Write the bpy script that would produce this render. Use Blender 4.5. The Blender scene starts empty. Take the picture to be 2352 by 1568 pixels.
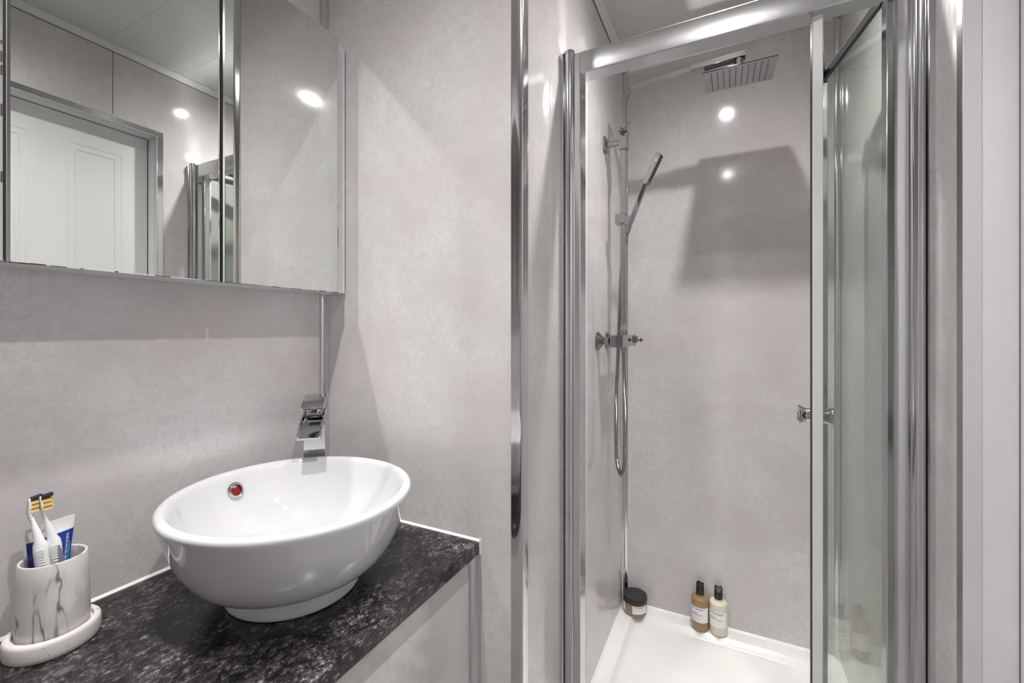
import bpy, bmesh, math, random
from mathutils import Vector, Matrix
random.seed(7)
PI = math.pi
S = bpy.context.scene
H = 1.30                                   # camera height above the floor, metres
F_PX = 1001.3; YAW = .4618; HORIZON = 756.6

# ------------------------------------------------------------------ camera, world, exposure
cam = bpy.data.cameras.new('camera'); cam_o = bpy.data.objects.new('camera', cam)
S.collection.objects.link(cam_o)
cam.sensor_fit = 'HORIZONTAL'; cam.sensor_width = 36; cam.lens = F_PX/2352*36
cam.shift_y = -(784-HORIZON)/2352
cam.clip_start = .01
cam_o.location = (0, 0, H); cam_o.rotation_euler = (PI/2, 0, YAW)
S.camera = cam_o
w = bpy.data.worlds.new('world'); S.world = w; w.use_nodes = True
w.node_tree.nodes['Background'].inputs[0].default_value = (.8, .82, .85, 1)
w.node_tree.nodes['Background'].inputs[1].default_value = .05
S.view_settings.view_transform = 'Standard'; S.view_settings.look = 'None'
S.view_settings.gamma = 1; S.view_settings.exposure = 0.0
S.view_settings.use_curve_mapping = False
LAMP = 4150.0                              # radiance of a downlight lens
LIGHTS = [(-.01, 1.24), (-.01, .26), (-.59, .24)]
S.cycles.max_bounces = 10; S.cycles.diffuse_bounces = 4; S.cycles.glossy_bounces = 6
S.cycles.transparent_max_bounces = 16; S.cycles.transmission_bounces = 8
S.cycles.caustics_reflective = True; S.cycles.caustics_refractive = False
S.cycles.sample_clamp_indirect = 0; S.cycles.blur_glossy = 0.0
S.cycles.use_denoising = True
S.cycles.use_guiding = True; S.cycles.use_surface_guiding = True
S.cycles.use_volume_guiding = False; S.cycles.guiding_training_samples = 64

# ------------------------------------------------------------------ materials
def newmat(n):
    m = bpy.data.materials.new(n); m.use_nodes = True
    return m, m.node_tree, m.node_tree.nodes['Principled BSDF']
def mat(n, col, rough=.5, metal=0., coat=0., spec=.5, sub=0., trans=0.):
    m, t, b = newmat(n)
    b.inputs['Base Color'].default_value = (*col, 1); b.inputs['Roughness'].default_value = rough
    b.inputs['Metallic'].default_value = metal; b.inputs['Coat Weight'].default_value = coat
    b.inputs['Coat Roughness'].default_value = .04
    b.inputs['Specular IOR Level'].default_value = spec
    b.inputs['Transmission Weight'].default_value = trans
    if sub: b.inputs['Subsurface Weight'].default_value = sub; b.inputs['Subsurface Radius'].default_value = (.01,)*3
    return m
def nd(t, typ, **k):
    n = t.nodes.new(typ)
    for a, v in k.items():
        if a in n.inputs: n.inputs[a].default_value = v
        else: setattr(n, a, v)
    return n
def ramp(t, fac, stops):
    r = t.nodes.new('ShaderNodeValToRGB'); e = r.color_ramp.elements
    while len(e) < len(stops): e.new(.5)
    for i, (p, c) in enumerate(stops): e[i].position = p; e[i].color = (*c, 1) if len(c) == 3 else c
    t.links.new(fac, r.inputs['Fac']); return r
def g(v): return (v, v, v)
def marble_panel():
    m, t, b = newmat('wall_panel'); L = t.links.new
    pos = nd(t, 'ShaderNodeNewGeometry')
    def noise(sc, de, ro, di):
        n = nd(t, 'ShaderNodeTexNoise', Scale=sc, Detail=de, Roughness=ro, Distortion=di); L(pos.outputs['Position'], n.inputs['Vector']); return n
    n1 = noise(3.0, 5.0, .6, .4); n2 = noise(24.0, 6.0, .68, .9); n3 = noise(70.0, 4.0, .65, .6); n4 = noise(700.0, 2.0, .7, 0)
    r1 = ramp(t, n1.outputs['Fac'], [(.35, (.606, .575, .573)), (.65, (.642, .622, .620))])
    r2 = ramp(t, n2.outputs['Fac'], [(.45, g(0)), (.496, g(.95)), (.504, g(.95)), (.55, g(0))])
    r3 = ramp(t, n3.outputs['Fac'], [(.40, g(0)), (.68, g(.8))])
    mx = nd(t, 'ShaderNodeMath', operation='MAXIMUM'); L(r2.outputs['Color'], mx.inputs[0]); L(r3.outputs['Color'], mx.inputs[1])
    rm = ramp(t, n1.outputs['Fac'], [(.40, g(.10)), (.62, g(.75))])
    ma = nd(t, 'ShaderNodeMath', operation='MULTIPLY'); L(mx.outputs[0], ma.inputs[0]); L(rm.outputs['Color'], ma.inputs[1])
    mi = nd(t, 'ShaderNodeMix', data_type='RGBA'); L(ma.outputs[0], mi.inputs[0]); L(r1.outputs['Color'], mi.inputs[6]); mi.inputs[7].default_value = (.77, .755, .75, 1)
    r4 = ramp(t, n4.outputs['Fac'], [(.3, g(.90)), (.7, g(1.03))])
    mu = nd(t, 'ShaderNodeMix', data_type='RGBA', blend_type='MULTIPLY'); mu.inputs[0].default_value = 1
    L(mi.outputs[2], mu.inputs[6]); L(r4.outputs['Color'], mu.inputs[7])
    L(mu.outputs[2], b.inputs['Base Color'])
    b.inputs['Roughness'].default_value = .10; b.inputs['Specular IOR Level'].default_value = .5
    return m
def granite():
    m, t, b = newmat('black_granite_laminate'); L = t.links.new
    pos = nd(t, 'ShaderNodeNewGeometry')
    mp = nd(t, 'ShaderNodeMapping'); mp.inputs['Scale'].default_value = (1.0, .75, 1.0); mp.inputs['Rotation'].default_value = (0, 0, .3)
    L(pos.outputs['Position'], mp.inputs['Vector']); V = mp.outputs[0]
    def noise(sc, de, ro, di):
        n = nd(t, 'ShaderNodeTexNoise', Scale=sc, Detail=de, Roughness=ro, Distortion=di); L(V, n.inputs['Vector']); return n
    a = noise(105.0, 8.0, .80, .15); c = noise(13.0, 4.0, .6, .4); e = noise(34.0, 4.0, .6, .5); n5 = noise(20.0, 4.0, .6, 1.2)
    ra = ramp(t, a.outputs['Fac'], [(.42, (.004, .004, .005)), (.51, (.018, .015, .016)), (.59, (.095, .086, .086)), (.68, (.36, .35, .35))])
    rc = ramp(t, c.outputs['Fac'], [(.38, g(.25)), (.50, g(.8)), (.62, g(1.7))])
    mu = nd(t, 'ShaderNodeMix', data_type='RGBA', blend_type='MULTIPLY'); mu.inputs[0].default_value = 1
    L(ra.outputs['Color'], mu.inputs[6]); L(rc.outputs['Color'], mu.inputs[7])
    re = ramp(t, e.outputs['Fac'], [(.50, g(0)), (.66, g(.45))])          # brownish and grey clouds
    mb = nd(t, 'ShaderNodeMix', data_type='RGBA'); L(re.outputs['Color'], mb.inputs[0]); L(mu.outputs[2], mb.inputs[6]); mb.inputs[7].default_value = (.070, .058, .058, 1)
    v = nd(t, 'ShaderNodeTexVoronoi', Scale=27.0, Randomness=1.0); L(V, v.inputs['Vector'])
    sm = nd(t, 'ShaderNodeSeparateColor'); L(v.outputs['Color'], sm.inputs[0])
    rf = ramp(t, sm.outputs[0], [(.84, g(0)), (.86, g(.62))])
    dd = nd(t, 'ShaderNodeMath', operation='MULTIPLY_ADD'); L(a.outputs['Fac'], dd.inputs[0]); dd.inputs[1].default_value = .35; L(v.outputs['Distance'], dd.inputs[2])
    rd = ramp(t, dd.outputs[0], [(.42, g(1)), (.47, g(0))])
    mm = nd(t, 'ShaderNodeMath', operation='MULTIPLY'); L(rf.outputs['Color'], mm.inputs[0]); L(rd.outputs['Color'], mm.inputs[1])
    m2 = nd(t, 'ShaderNodeMix', data_type='RGBA'); L(mm.outputs[0], m2.inputs[0]); L(mb.outputs[2], m2.inputs[6]); m2.inputs[7].default_value = (.145, .138, .138, 1)
    rv = ramp(t, n5.outputs['Fac'], [(.490, g(0)), (.5, g(.30)), (.510, g(0))])
    vm = nd(t, 'ShaderNodeMath', operation='MULTIPLY'); L(rv.outputs['Color'], vm.inputs[0]); L(c.outputs['Fac'], vm.inputs[1])
    m3 = nd(t, 'ShaderNodeMix', data_type='RGBA'); L(vm.outputs[0], m3.inputs[0]); L(m2.outputs[2], m3.inputs[6]); m3.inputs[7].default_value = (.40, .39, .40, 1)
    L(m3.outputs[2], b.inputs['Base Color']); b.inputs['Roughness'].default_value = .22
    return m
def marble_cup():
    m, t, b = newmat('veined_white_ceramic'); L = t.links.new
    co = nd(t, 'ShaderNodeTexCoord')
    mp = nd(t, 'ShaderNodeMapping'); mp.inputs['Scale'].default_value = (1, 1, .30); mp.inputs['Rotation'].default_value = (.55, .45, 0)
    L(co.outputs['Object'], mp.inputs['Vector'])
    n1 = nd(t, 'ShaderNodeTexNoise', Scale=17.0, Detail=3.0, Roughness=.5, Distortion=.8); L(mp.outputs[0], n1.inputs['Vector'])
    n2 = nd(t, 'ShaderNodeTexNoise', Scale=14.0, Detail=2.0); L(co.outputs['Object'], n2.inputs['Vector'])
    r1 = ramp(t, n1.outputs['Fac'], [(.42, g(0)), (.485, g(.22)), (.498, g(1)), (.503, g(.9)), (.515, g(.2)), (.55, g(0))])
    r2 = ramp(t, n2.outputs['Fac'], [(.38, g(.15)), (.55, g(1))])
    mm = nd(t, 'ShaderNodeMath', operation='MULTIPLY'); L(r1.outputs['Color'], mm.inputs[0]); L(r2.outputs['Color'], mm.inputs[1])
    mi = nd(t, 'ShaderNodeMix', data_type='RGBA'); L(mm.outputs[0], mi.inputs[0]); mi.inputs[6].default_value = (.70, .68, .68, 1); mi.inputs[7].default_value = (.15, .14, .145, 1)
    L(mi.outputs[2], b.inputs['Base Color']); b.inputs['Roughness'].default_value = .32
    return m
def dish_mat():
    m, t, b = newmat('matt_white_stone'); L = t.links.new
    co = nd(t, 'ShaderNodeTexCoord')
    n1 = nd(t, 'ShaderNodeTexNoise', Scale=160.0, Detail=2.0); L(co.outputs['Object'], n1.inputs['Vector'])
    n2 = nd(t, 'ShaderNodeTexNoise', Scale=30.0, Detail=2.0); L(co.outputs['Object'], n2.inputs['Vector'])
    r1 = ramp(t, n1.outputs['Fac'], [(.70, g(0)), (.73, g(1))]); r2 = ramp(t, n2.outputs['Fac'], [(.55, g(0)), (.6, g(1))])
    mm = nd(t, 'ShaderNodeMath', operation='MULTIPLY'); L(r1.outputs['Color'], mm.inputs[0]); L(r2.outputs['Color'], mm.inputs[1])
    mi = nd(t, 'ShaderNodeMix', data_type='RGBA'); L(mm.outputs[0], mi.inputs[0]); mi.inputs[6].default_value = (.74, .71, .70, 1); mi.inputs[7].default_value = (.12, .05, .04, 1)
    L(mi.outputs[2], b.inputs['Base Color']); b.inputs['Roughness'].default_value = .5
    return m
def glass_mat():
    m, t, b = newmat('clear_greenish_glass'); t.nodes.remove(b); L = t.links.new
    o = t.nodes['Material Output']
    tr = nd(t, 'ShaderNodeBsdfTransparent'); tr.inputs[0].default_value = (.90, .925, .90, 1)
    gl = nd(t, 'ShaderNodeBsdfGlossy', Roughness=.0); gl.inputs[0].default_value = (1, 1, 1, 1)
    lw = nd(t, 'ShaderNodeLayerWeight', Blend=.5); pw = nd(t, 'ShaderNodeMath', operation='POWER'); L(lw.outputs['Facing'], pw.inputs[0]); pw.inputs[1].default_value = 5
    fr = nd(t, 'ShaderNodeMath', operation='MULTIPLY_ADD'); L(pw.outputs[0], fr.inputs[0]); fr.inputs[1].default_value = .75; fr.inputs[2].default_value = .04
    mx = nd(t, 'ShaderNodeMixShader')
    L(fr.outputs[0], mx.inputs[0]); L(tr.outputs[0], mx.inputs[1]); L(gl.outputs[0], mx.inputs[2]); L(mx.outputs[0], o.inputs[0])
    return m
def emis(n, col, s):
    m, t, b = newmat(n)
    ge = nd(t, 'ShaderNodeNewGeometry'); dp = nd(t, 'ShaderNodeVectorMath', operation='DOT_PRODUCT')   # lens focuses the beam downwards
    t.links.new(ge.outputs['Incoming'], dp.inputs[0]); t.links.new(ge.outputs['Normal'], dp.inputs[1])
    ab = nd(t, 'ShaderNodeMath', operation='ABSOLUTE'); t.links.new(dp.outputs['Value'], ab.inputs[0])
    pw = nd(t, 'ShaderNodeMath', operation='POWER'); t.links.new(ab.outputs[0], pw.inputs[0]); pw.inputs[1].default_value = 2.4
    ml = nd(t, 'ShaderNodeMath', operation='MULTIPLY'); t.links.new(pw.outputs[0], ml.inputs[0]); ml.inputs[1].default_value = s
    t.links.new(ml.outputs[0], b.inputs['Emission Strength'])
    b.inputs['Base Color'].default_value = (.9, .9, .9, 1)
    b.inputs['Emission Color'].default_value = (*col, 1); b.inputs['Emission Strength'].default_value = s
    return m
def brushed(n, col, rough):
    m, t, b = newmat(n); L = t.links.new
    b.inputs['Base Color'].default_value = (*col, 1); b.inputs['Metallic'].default_value = 1
    pos = nd(t, 'ShaderNodeNewGeometry'); n1 = nd(t, 'ShaderNodeTexNoise', Scale=600.0, Detail=2.0); L(pos.outputs['Position'], n1.inputs['Vector'])
    r = ramp(t, n1.outputs['Fac'], [(.3, g(rough*.95)), (.7, g(rough*1.06))]); L(r.outputs['Color'], b.inputs['Roughness'])
    return m
def bump(m, scale, strength, dist=.001):
    t = m.node_tree; b = t.nodes['Principled BSDF']
    pos = nd(t, 'ShaderNodeNewGeometry'); n1 = nd(t, 'ShaderNodeTexNoise', Scale=scale, Detail=2.0); t.links.new(pos.outputs['Position'], n1.inputs['Vector'])
    bp = nd(t, 'ShaderNodeBump', Strength=strength, Distance=dist); t.links.new(n1.outputs['Fac'], bp.inputs['Height']); t.links.new(bp.outputs[0], b.inputs['Normal'])
    return m
M = dict(
    wall=marble_panel(), granite=granite(), cup=marble_cup(), dish=dish_mat(), glass=glass_mat(),
    chrome=mat('polished_chrome', (.60, .60, .615), .05, 1.), trim=mat('chrome_trim', (.67, .67, .685), .11, 1.),
    alu=brushed('satin_silver', (.62, .62, .635), .30), mirror=mat('mirror_silver', (.765, .785, .76), .0, 1.),
    mirror_edge=mat('mirror_edge', (.70, .72, .72), .10, 1.), tarnish=mat('tarnished_edge', (.05, .035, .028), .5),
    ceramic=mat('white_ceramic', (.655, .655, .675), .05, coat=.4), lacquer=mat('white_lacquer', (.70, .69, .71), .35),
    pvc=mat('white_pvc_ceiling', (.58, .58, .55), .20), cornice=mat('white_pvc_trim', (.62, .63, .60), .35),
    silicone=mat('white_silicone', (.85, .85, .84), .35), tray=mat('white_acrylic_tray', (.80, .79, .77), .22),
    door=mat('white_door_paint', (.78, .775, .785), .42), lining=mat('door_lining', (.66, .65, .66), .4),
    seal=mat('clear_white_seal', (.72, .70, .72), .3), rubber=mat('black_rubber', (.02, .02, .022), .45),
    floor=mat('grey_vinyl_floor', (.30, .29, .285), .4), setchrome=mat('shower_chrome', (.37, .37, .38), .07, 1.), dark=mat('dark_gap', (.02, .02, .02), .7),
    black=mat('black_plastic', (.012, .011, .012), .3), blacklid=mat('matt_black_lid', (.022, .018, .020), .45),
    amber=mat('amber_liquid_bottle', (.33, .20, .085), .18, coat=.5), cream=mat('cream_liquid_bottle', (.72, .67, .55), .2, coat=.5),
    jar=mat('brown_scrub_jar', (.27, .17, .10), .22, coat=.4), label=mat('white_paper_label', (.86, .86, .87), .5),
    glass_edge=mat('dark_green_glass_edge', (.045, .06, .05), .15), ink=mat('black_ink', (.03, .03, .03), .6), inkgrey=mat('grey_ink', (.35, .35, .36), .6),
    red=mat('red_plastic', (.22, .010, .008), .35), brushwhite=mat('white_brush_plastic', (.84, .84, .85), .28),
    brushgrey=mat('grey_violet_rubber', (.22, .21, .30), .5), brushclear=mat('frosted_plastic', (.62, .62, .64), .25),
    navy=mat('navy_bristle', (.012, .014, .05), .6), yellow=mat('yellow_bristle', (.85, .62, .01), .6),
    orange=mat('orange_bristle', (.55, .12, .01), .6), white=mat('white_bristle', (.82, .80, .74), .6),
    tubewhite=mat('white_tube', (.86, .86, .87), .3), tubeblue=mat('royal_blue_print', (.012, .045, .30), .28),
    tubecyan=mat('cyan_print', (.03, .33, .62), .3), tubered=mat('red_print', (.5, .01, .015), .3),
    lens=emis('downlight_lens', (1., .985, .965), LAMP),
)
bump(M['brushgrey'], 400, .2)

# ------------------------------------------------------------------ mesh helpers
COL = S.collection
def Bm(): return bmesh.new()
def box(bm, x0, x1, y0, y1, z0, z1, mtx=None):
    v = [bm.verts.new((x, y, z)) for z in (z0, z1) for x, y in ((x0, y0), (x1, y0), (x1, y1), (x0, y1))]
    for f in ((3, 2, 1, 0), (4, 5, 6, 7), (0, 1, 5, 4), (1, 2, 6, 5), (2, 3, 7, 6), (3, 0, 4, 7)): bm.faces.new([v[i] for i in f])
    if mtx is not None: bmesh.ops.transform(bm, matrix=mtx, verts=v)
    return v
def prism(bm, poly, o, U, V, W, length):
    """polygon in the (U, V) plane at o, extruded along W"""
    o, U, V, W = Vector(o), Vector(U), Vector(V), Vector(W)
    a = [bm.verts.new(o+U*p[0]+V*p[1]) for p in poly]; b = [bm.verts.new(v.co+W*length) for v in a]
    n = len(a)
    for i in range(n): bm.faces.new((a[i], a[(i+1) % n], b[(i+1) % n], b[i]))
    bm.faces.new(a[::-1]); bm.faces.new(b)
    return a+b
def lathe(bm, prof, n=64, o=(0, 0, 0), sx=1, sy=1, a0=0, a1=2*PI, axis=None, tilt=None):
    full = abs(a1-a0-2*PI) < 1e-6; R = []; vs = []
    for r, z in prof:
        if r < 1e-6: v = bm.verts.new((0, 0, z)); R.append([v]); vs.append(v)
        else:
            k = n if full else n+1
            ring = [bm.verts.new((r*sx*math.cos(a0+(a1-a0)*i/n), r*sy*math.sin(a0+(a1-a0)*i/n), z)) for i in range(k)]
            R.append(ring); vs += ring
    for A, B in zip(R, R[1:]):
        m = n if full else n
        for i in range(m):
            j = (i+1) % len(A) if len(A) > 1 else 0; k = (i+1) % len(B) if len(B) > 1 else 0
            if len(A) == 1 and len(B) == 1: continue
            if len(A) == 1: bm.faces.new((A[0], B[i], B[k]))
            elif len(B) == 1: bm.faces.new((A[i], A[j], B[0]))
            else: bm.faces.new((A[i], A[j], B[k], B[i]))
    mt = Matrix.Translation(o)
    if axis is not None: mt = mt @ Vector((0, 0, 1)).rotation_difference(Vector(axis)).to_matrix().to_4x4()
    bmesh.ops.transform(bm, matrix=mt, verts=vs)
    return vs
def sweep(bm, pts, secs, closed_sec=True, up=(0, 0, 1)):
    """secs: one section (list of (a, b)) or one per point; frame by up vector"""
    pts = [Vector(p) for p in pts]; n = len(pts)
    if not isinstance(secs[0][0], (list, tuple)): secs = [secs]*n
    rings = []; prevN = None
    for i, p in enumerate(pts):
        t = (pts[min(i+1, n-1)]-pts[max(i-1, 0)]).normalized()
        if prevN is None:
            u = Vector(up); N = (u-t*u.dot(t))
            if N.length < 1e-4: N = Vector((1, 0, 0))-t*t.x
            N.normalize()
        else: N = (prevN-t*prevN.dot(t)).normalized()
        prevN = N; B = t.cross(N)
        rings.append([bm.verts.new(p+B*a+N*b) for a, b in secs[i]])
    k = len(rings[0])
    for A, C in zip(rings, rings[1:]):
        for i in range(k): bm.faces.new((A[i], A[(i+1) % k], C[(i+1) % k], C[i]))
    bm.faces.new(rings[0][::-1]); bm.faces.new(rings[-1])
    return rings
def circ(r, n=12, rb=None): return [(r*math.cos(2*PI*i/n), (rb or r)*math.sin(2*PI*i/n)) for i in range(n)]
def sq(a, b=None): b = b or a; return [(-a/2, -b/2), (a/2, -b/2), (a/2, b/2), (-a/2, b/2)]
def spline(P, k=8):
    P = [Vector(p) for p in P]; out = []
    Q = [P[0]*2-P[1]]+P+[P[-1]*2-P[-2]]
    for i in range(1, len(Q)-2):
        a, b, c, d = Q[i-1:i+3]
        for j in range(k):
            t = j/k; out.append(.5*((2*b)+(c-a)*t+(2*a-5*b+4*c-d)*t*t+(3*b-a-3*c+d)*t**3))
    out.append(P[-1]); return out
def obj(name, bm, m, parent=None, bevel=0, smooth=40, loc=None):
    bmesh.ops.recalc_face_normals(bm, faces=bm.faces[:])
    me = bpy.data.meshes.new(name); bm.to_mesh(me); bm.free()
    if smooth:
        me.polygons.foreach_set('use_smooth', [True]*len(me.polygons)); me.set_sharp_from_angle(angle=math.radians(smooth))
    me.materials.append(M[m] if isinstance(m, str) else m)
    o = bpy.data.objects.new(name, me); COL.objects.link(o)
    if parent is not None: o.parent = parent
    if loc is not None: o.location = loc
    if bevel:
        b = o.modifiers.new('bevel', 'BEVEL'); b.width = bevel; b.segments = 3; b.limit_method = 'ANGLE'; b.angle_limit = .6
        b.harden_normals = False
    return o
def tag(o, label, cat, group=None):
    o['label'] = label; o['category'] = cat
    if group: o['group'] = group
    return o
def thing(name, label, cat, loc=(0, 0, 0), rz=0, group=None):
    o = bpy.data.objects.new(name, None); COL.objects.link(o); o.empty_display_size = .02
    o.location = loc; o.rotation_euler = (0, 0, rz); return tag(o, label, cat, group)
def struct(name, bm, m, parent=None, bevel=0, smooth=40):
    o = obj(name, bm, m, parent, bevel, smooth)
    if parent is None: o['kind'] = 'structure'
    return o
def sbox(name, m, x0, x1, y0, y1, z0, z1, parent=None, bevel=0):
    b = Bm(); box(b, x0, x1, y0, y1, z0, z1); return struct(name, b, m, parent, bevel)
def pbox(name, m, parent, x0, x1, y0, y1, z0, z1, bevel=0, mtx=None):
    b = Bm(); box(b, x0, x1, y0, y1, z0, z1, mtx); return obj(name, b, m, parent, bevel)
_fontcache = {}
def text_obj(name, txt, size, fn, m, parent, bold=False, space=1.0):
    """mesh text laid out in x (width) and y (height), each vertex mapped by fn(x, y) -> Vector"""
    cu = bpy.data.curves.new('t', 'FONT'); cu.body = txt; cu.size = size; cu.align_x = 'LEFT'; cu.align_y = 'CENTER'
    cu.space_character = space; cu.resolution_u = 3; cu.offset = size*.02 if bold else 0
    to = bpy.data.objects.new('t', cu); COL.objects.link(to)
    bpy.context.view_layer.update()
    me = bpy.data.meshes.new_from_object(to.evaluated_get(bpy.context.evaluated_depsgraph_get()))
    bpy.data.objects.remove(to); bpy.data.curves.remove(cu)
    bm = bmesh.new(); bm.from_mesh(me); bpy.data.meshes.remove(me)
    bmesh.ops.triangulate(bm, faces=bm.faces[:])
    for v in bm.verts: v.co = fn(v.co.x, v.co.y)
    me = bpy.data.meshes.new(name); bm.to_mesh(me); bm.free(); me.materials.append(M[m])
    o = bpy.data.objects.new(name, me); COL.objects.link(o); o.parent = parent
    return o

# ------------------------------------------------------------------ room dimensions (heights from the floor)
XA, YB, XC, YD, XE = -1.0, .8472, -.400, 1.8623, .347
YF = -.95                                   # wall behind the camera
ZC = H+1.104; ZT = H-1.145; ZK = H-.476
T = .02
sbox('floor', 'floor', XA-.1, XE+.2, YF-.1, YD+.1, -.05, 0)
sbox('wall_left', 'wall', XA-.05, XA, YF, YB+.05, 0, ZC)
sbox('wall_back', 'wall', XA, XC-.0005, YB, YB+T, 0, ZC)
sbox('wall_shower_left', 'wall', XC-T, XC, YB+.0005, YD+T, 0, ZC)
sbox('wall_shower_back', 'wall', XC, XE+T, YD, YD+T, 0, ZC)
sbox('wall_front', 'wall', XA, XE+.1, YF-.05, YF, 0, ZC)
DY0, DY1, DZ1 = .352, .972, H+.808          # door opening in the right wall
b = Bm()
box(b, XE, XE+.09, DY1, YD, 0, ZC); box(b, XE, XE+.09, YF, DY0, 0, ZC); box(b, XE, XE+.09, DY0, DY1, DZ1, ZC)
bmesh.ops.remove_doubles(b, verts=b.verts, dist=1e-5)
struct('wall_right', b, 'wall')
# ceiling of planks with fine grooves
b = Bm(); box(b, XA-.05, XE+.09, YF-.05, YD+T, ZC+.0008, ZC+.03)
y = YF
while y < YD:
    box(b, XA, XE, y+.0004, min(y+.2496, YD), ZC-.000, ZC+.0045); y += .25
struct('ceiling', b, 'pvc')
# panel joints on the right wall
sbox('trim_1', 'dark', XE-.0006, XE+.001, .8253, .8267, DZ1+.03, ZC-.02)
# cove trims in the inner corners
def cove(L=.017, t=.0018, lip=.0035, n=10):
    p = [(0, 0), (L, 0), (L, lip)]
    r = L-.004
    for i in range(n+1):
        a = PI*1.5-(PI/2)*i/n
        p.append((t+.0025+r+r*math.cos(a)-.0005, t+.0025+r+r*math.sin(a)-.0005))
    p += [(lip, L), (0, L)]
    return p
def vtrim(name, ox, oy, U, V, z0, z1, m='trim', L=.017):
    b = Bm(); prism(b, cove(L), (ox, oy, z0), (*U, 0), (*V, 0), (0, 0, 1), z1-z0); return struct(name, b, m)
vtrim('trim_2', XA, YB, (1, 0), (0, -1), ZK+.004, ZC)
vtrim('trim_3', XC, YD, (1, 0), (0, -1), ZT, ZC-.022, L=.019)
vtrim('trim_4', XE, YD, (-1, 0), (0, -1), ZT, ZC-.022, L=.019)
# outer corner chrome between sink wall and shower
p = [(-.423, YB+.001), (-.423, YB-.002)]
for i in range(9):
    s = i/8; p.append((-.4225+.0255*s, YB-.002-.0042*math.sin(PI*.5*s)**1.3))
for i in range(1, 7):
    a = i/6*PI/2; p.append((-.397+.0035*math.sin(a), YB-.0062+.0035*(1-math.cos(a))))
p += [(XC+.0035, YB+.030), (XC+.0008, YB+.033), (XC, YB+.033), (XC, YB+.001)]
b = Bm(); prism(b, p, (0, 0, 0), (1, 0, 0), (0, 1, 0), (0, 0, 1), ZC); struct('trim_5', b, 'trim', smooth=30)
# ceiling cornices: slightly chamfered white strips
def cornice(name, o, U, W, length):
    p = [(0, 0), (0, -.022), (.004, -.024), (.020, -.007), (.024, -.005), (.024, 0)]
    b = Bm(); prism(b, p, o, U, (0, 0, 1), W, length); struct(name, b, 'cornice', smooth=25)
cornice('trim_6', (XC, YB, ZC), (1, 0, 0), (0, 1, 0), YD-YB)
cornice('trim_7', (XC+.024, YD, ZC), (0, -1, 0), (1, 0, 0), XE-XC-.048)
cornice('trim_8', (XE, YF, ZC), (-1, 0, 0), (0, 1, 0), YD-YF)
cornice('trim_9', (XA, YF, ZC), (1, 0, 0), (0, 1, 0), YB-YF)
cornice('trim_10', (XA, YB, ZC), (0, -1, 0), (1, 0, 0), XC-XA)
for i, (o, U, W, Ln) in enumerate((((XC, YB, ZC-.0245), (1, 0, 0), (0, 1, 0), YD-YB), ((XE, YF, ZC-.0245), (-1, 0, 0), (0, 1, 0), YD-YF))):
    b = Bm(); prism(b, [(0, 0), (.0012, 0), (.0012, .003), (0, .003)], o, U, (0, 0, 1), W, Ln); struct('trim_%d' % (11+i), b, 'dark')

# door in the right wall: chrome surround, lining and moulded white leaf
door = bpy.data.objects.new('door_1', None); COL.objects.link(door); door['kind'] = 'structure'
def ring_path(x0, x1, w0, w1, y0, y1, z1, name, m, parent):
    b = Bm()
    box(b, x0, x1, y1-w0, y1+w1, 0, z1+w1); box(b, x0, x1, y0-w1, y0+w0, 0, z1+w1); box(b, x0, x1, y0+w0, y1-w0, z1-w0, z1+w1)
    return obj(name, b, m, parent, bevel=.0012)
ring_path(XE-.003, XE+.0005, .0, .022, DY0, DY1, DZ1, 'chrome_surround', 'trim', door)
ring_path(XE-.003, XE+.020, .0016, .0, DY0, DY1, DZ1, 'chrome_return', 'lining', door)
ring_path(XE+.020, XE+.062, .004, .0, DY0, DY1, DZ1, 'lining', 'door', door)
b = Bm(); LX = XE+.062
box(b, LX, LX+.026, DY0+.006, DY1-.007, .006, DZ1-.006)
def ridge(y0, y1, z0, z1, w=.012, h=.0024):
    for k in range(2):
        q = .0+k*.022
        for a in ((y0+q+w*.5, y1-q-w*.5, z1-q-w*.5, z1-q), (y0+q+w*.5, y1-q-w*.5, z0+q, z0+q+w*.5), (y0+q, y0+q+w*.5, z0+q, z1-q), (y1-q-w*.5, y1-q, z0+q, z1-q)):
            box(b, LX-h*(.55 if k else .35), LX+.001, *a)
for (y0, y1) in ((.446, .614), (.716, .884)):
    ridge(y0, y1, .92, H+.708); ridge(y0, y1, .20, .78)
obj('leaf', b, 'door', door)
b = Bm(); lathe(b, [(0, 0), (.022, 0), (.022, .006), (.009, .008), (.009, .045), (0, .045)], 24, o=(LX, .43, 1.0), axis=(-1, 0, 0))
sweep(b, [(LX-.04, .43, 1.0), (LX-.043, .46, 1.0), (LX-.043, .54, .998)], circ(.008, 12)); obj('handle', b, 'chrome', door)

# silicone beads
b = Bm(); q = [(0, 0), (.0042, 0), (.003, .0012), (.0014, .003), (0, .0042)]
prism(b, q, (XA, YF, ZK), (1, 0, 0), (0, 0, 1), (0, 1, 0), YB-YF)
prism(b, q, (XA, YB, ZK), (0, -1, 0), (0, 0, 1), (1, 0, 0), .5)
box(b, XA+.4975, XA+.5005, YB-.004, YB, ZK-.028, ZK+.005)
struct('trim_13', b, 'silicone')
b = Bm(); q = [(0, 0), (.007, 0), (.005, .002), (.002, .005), (0, .007)]
prism(b, q, (XC, 1.15, ZT), (1, 0, 0), (0, 0, 1), (0, 1, 0), YD-1.15)
prism(b, q, (XC, YD, ZT), (0, -1, 0), (0, 0, 1), (1, 0, 0), XE-XC)
struct('trim_14', b, 'silicone')

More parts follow.
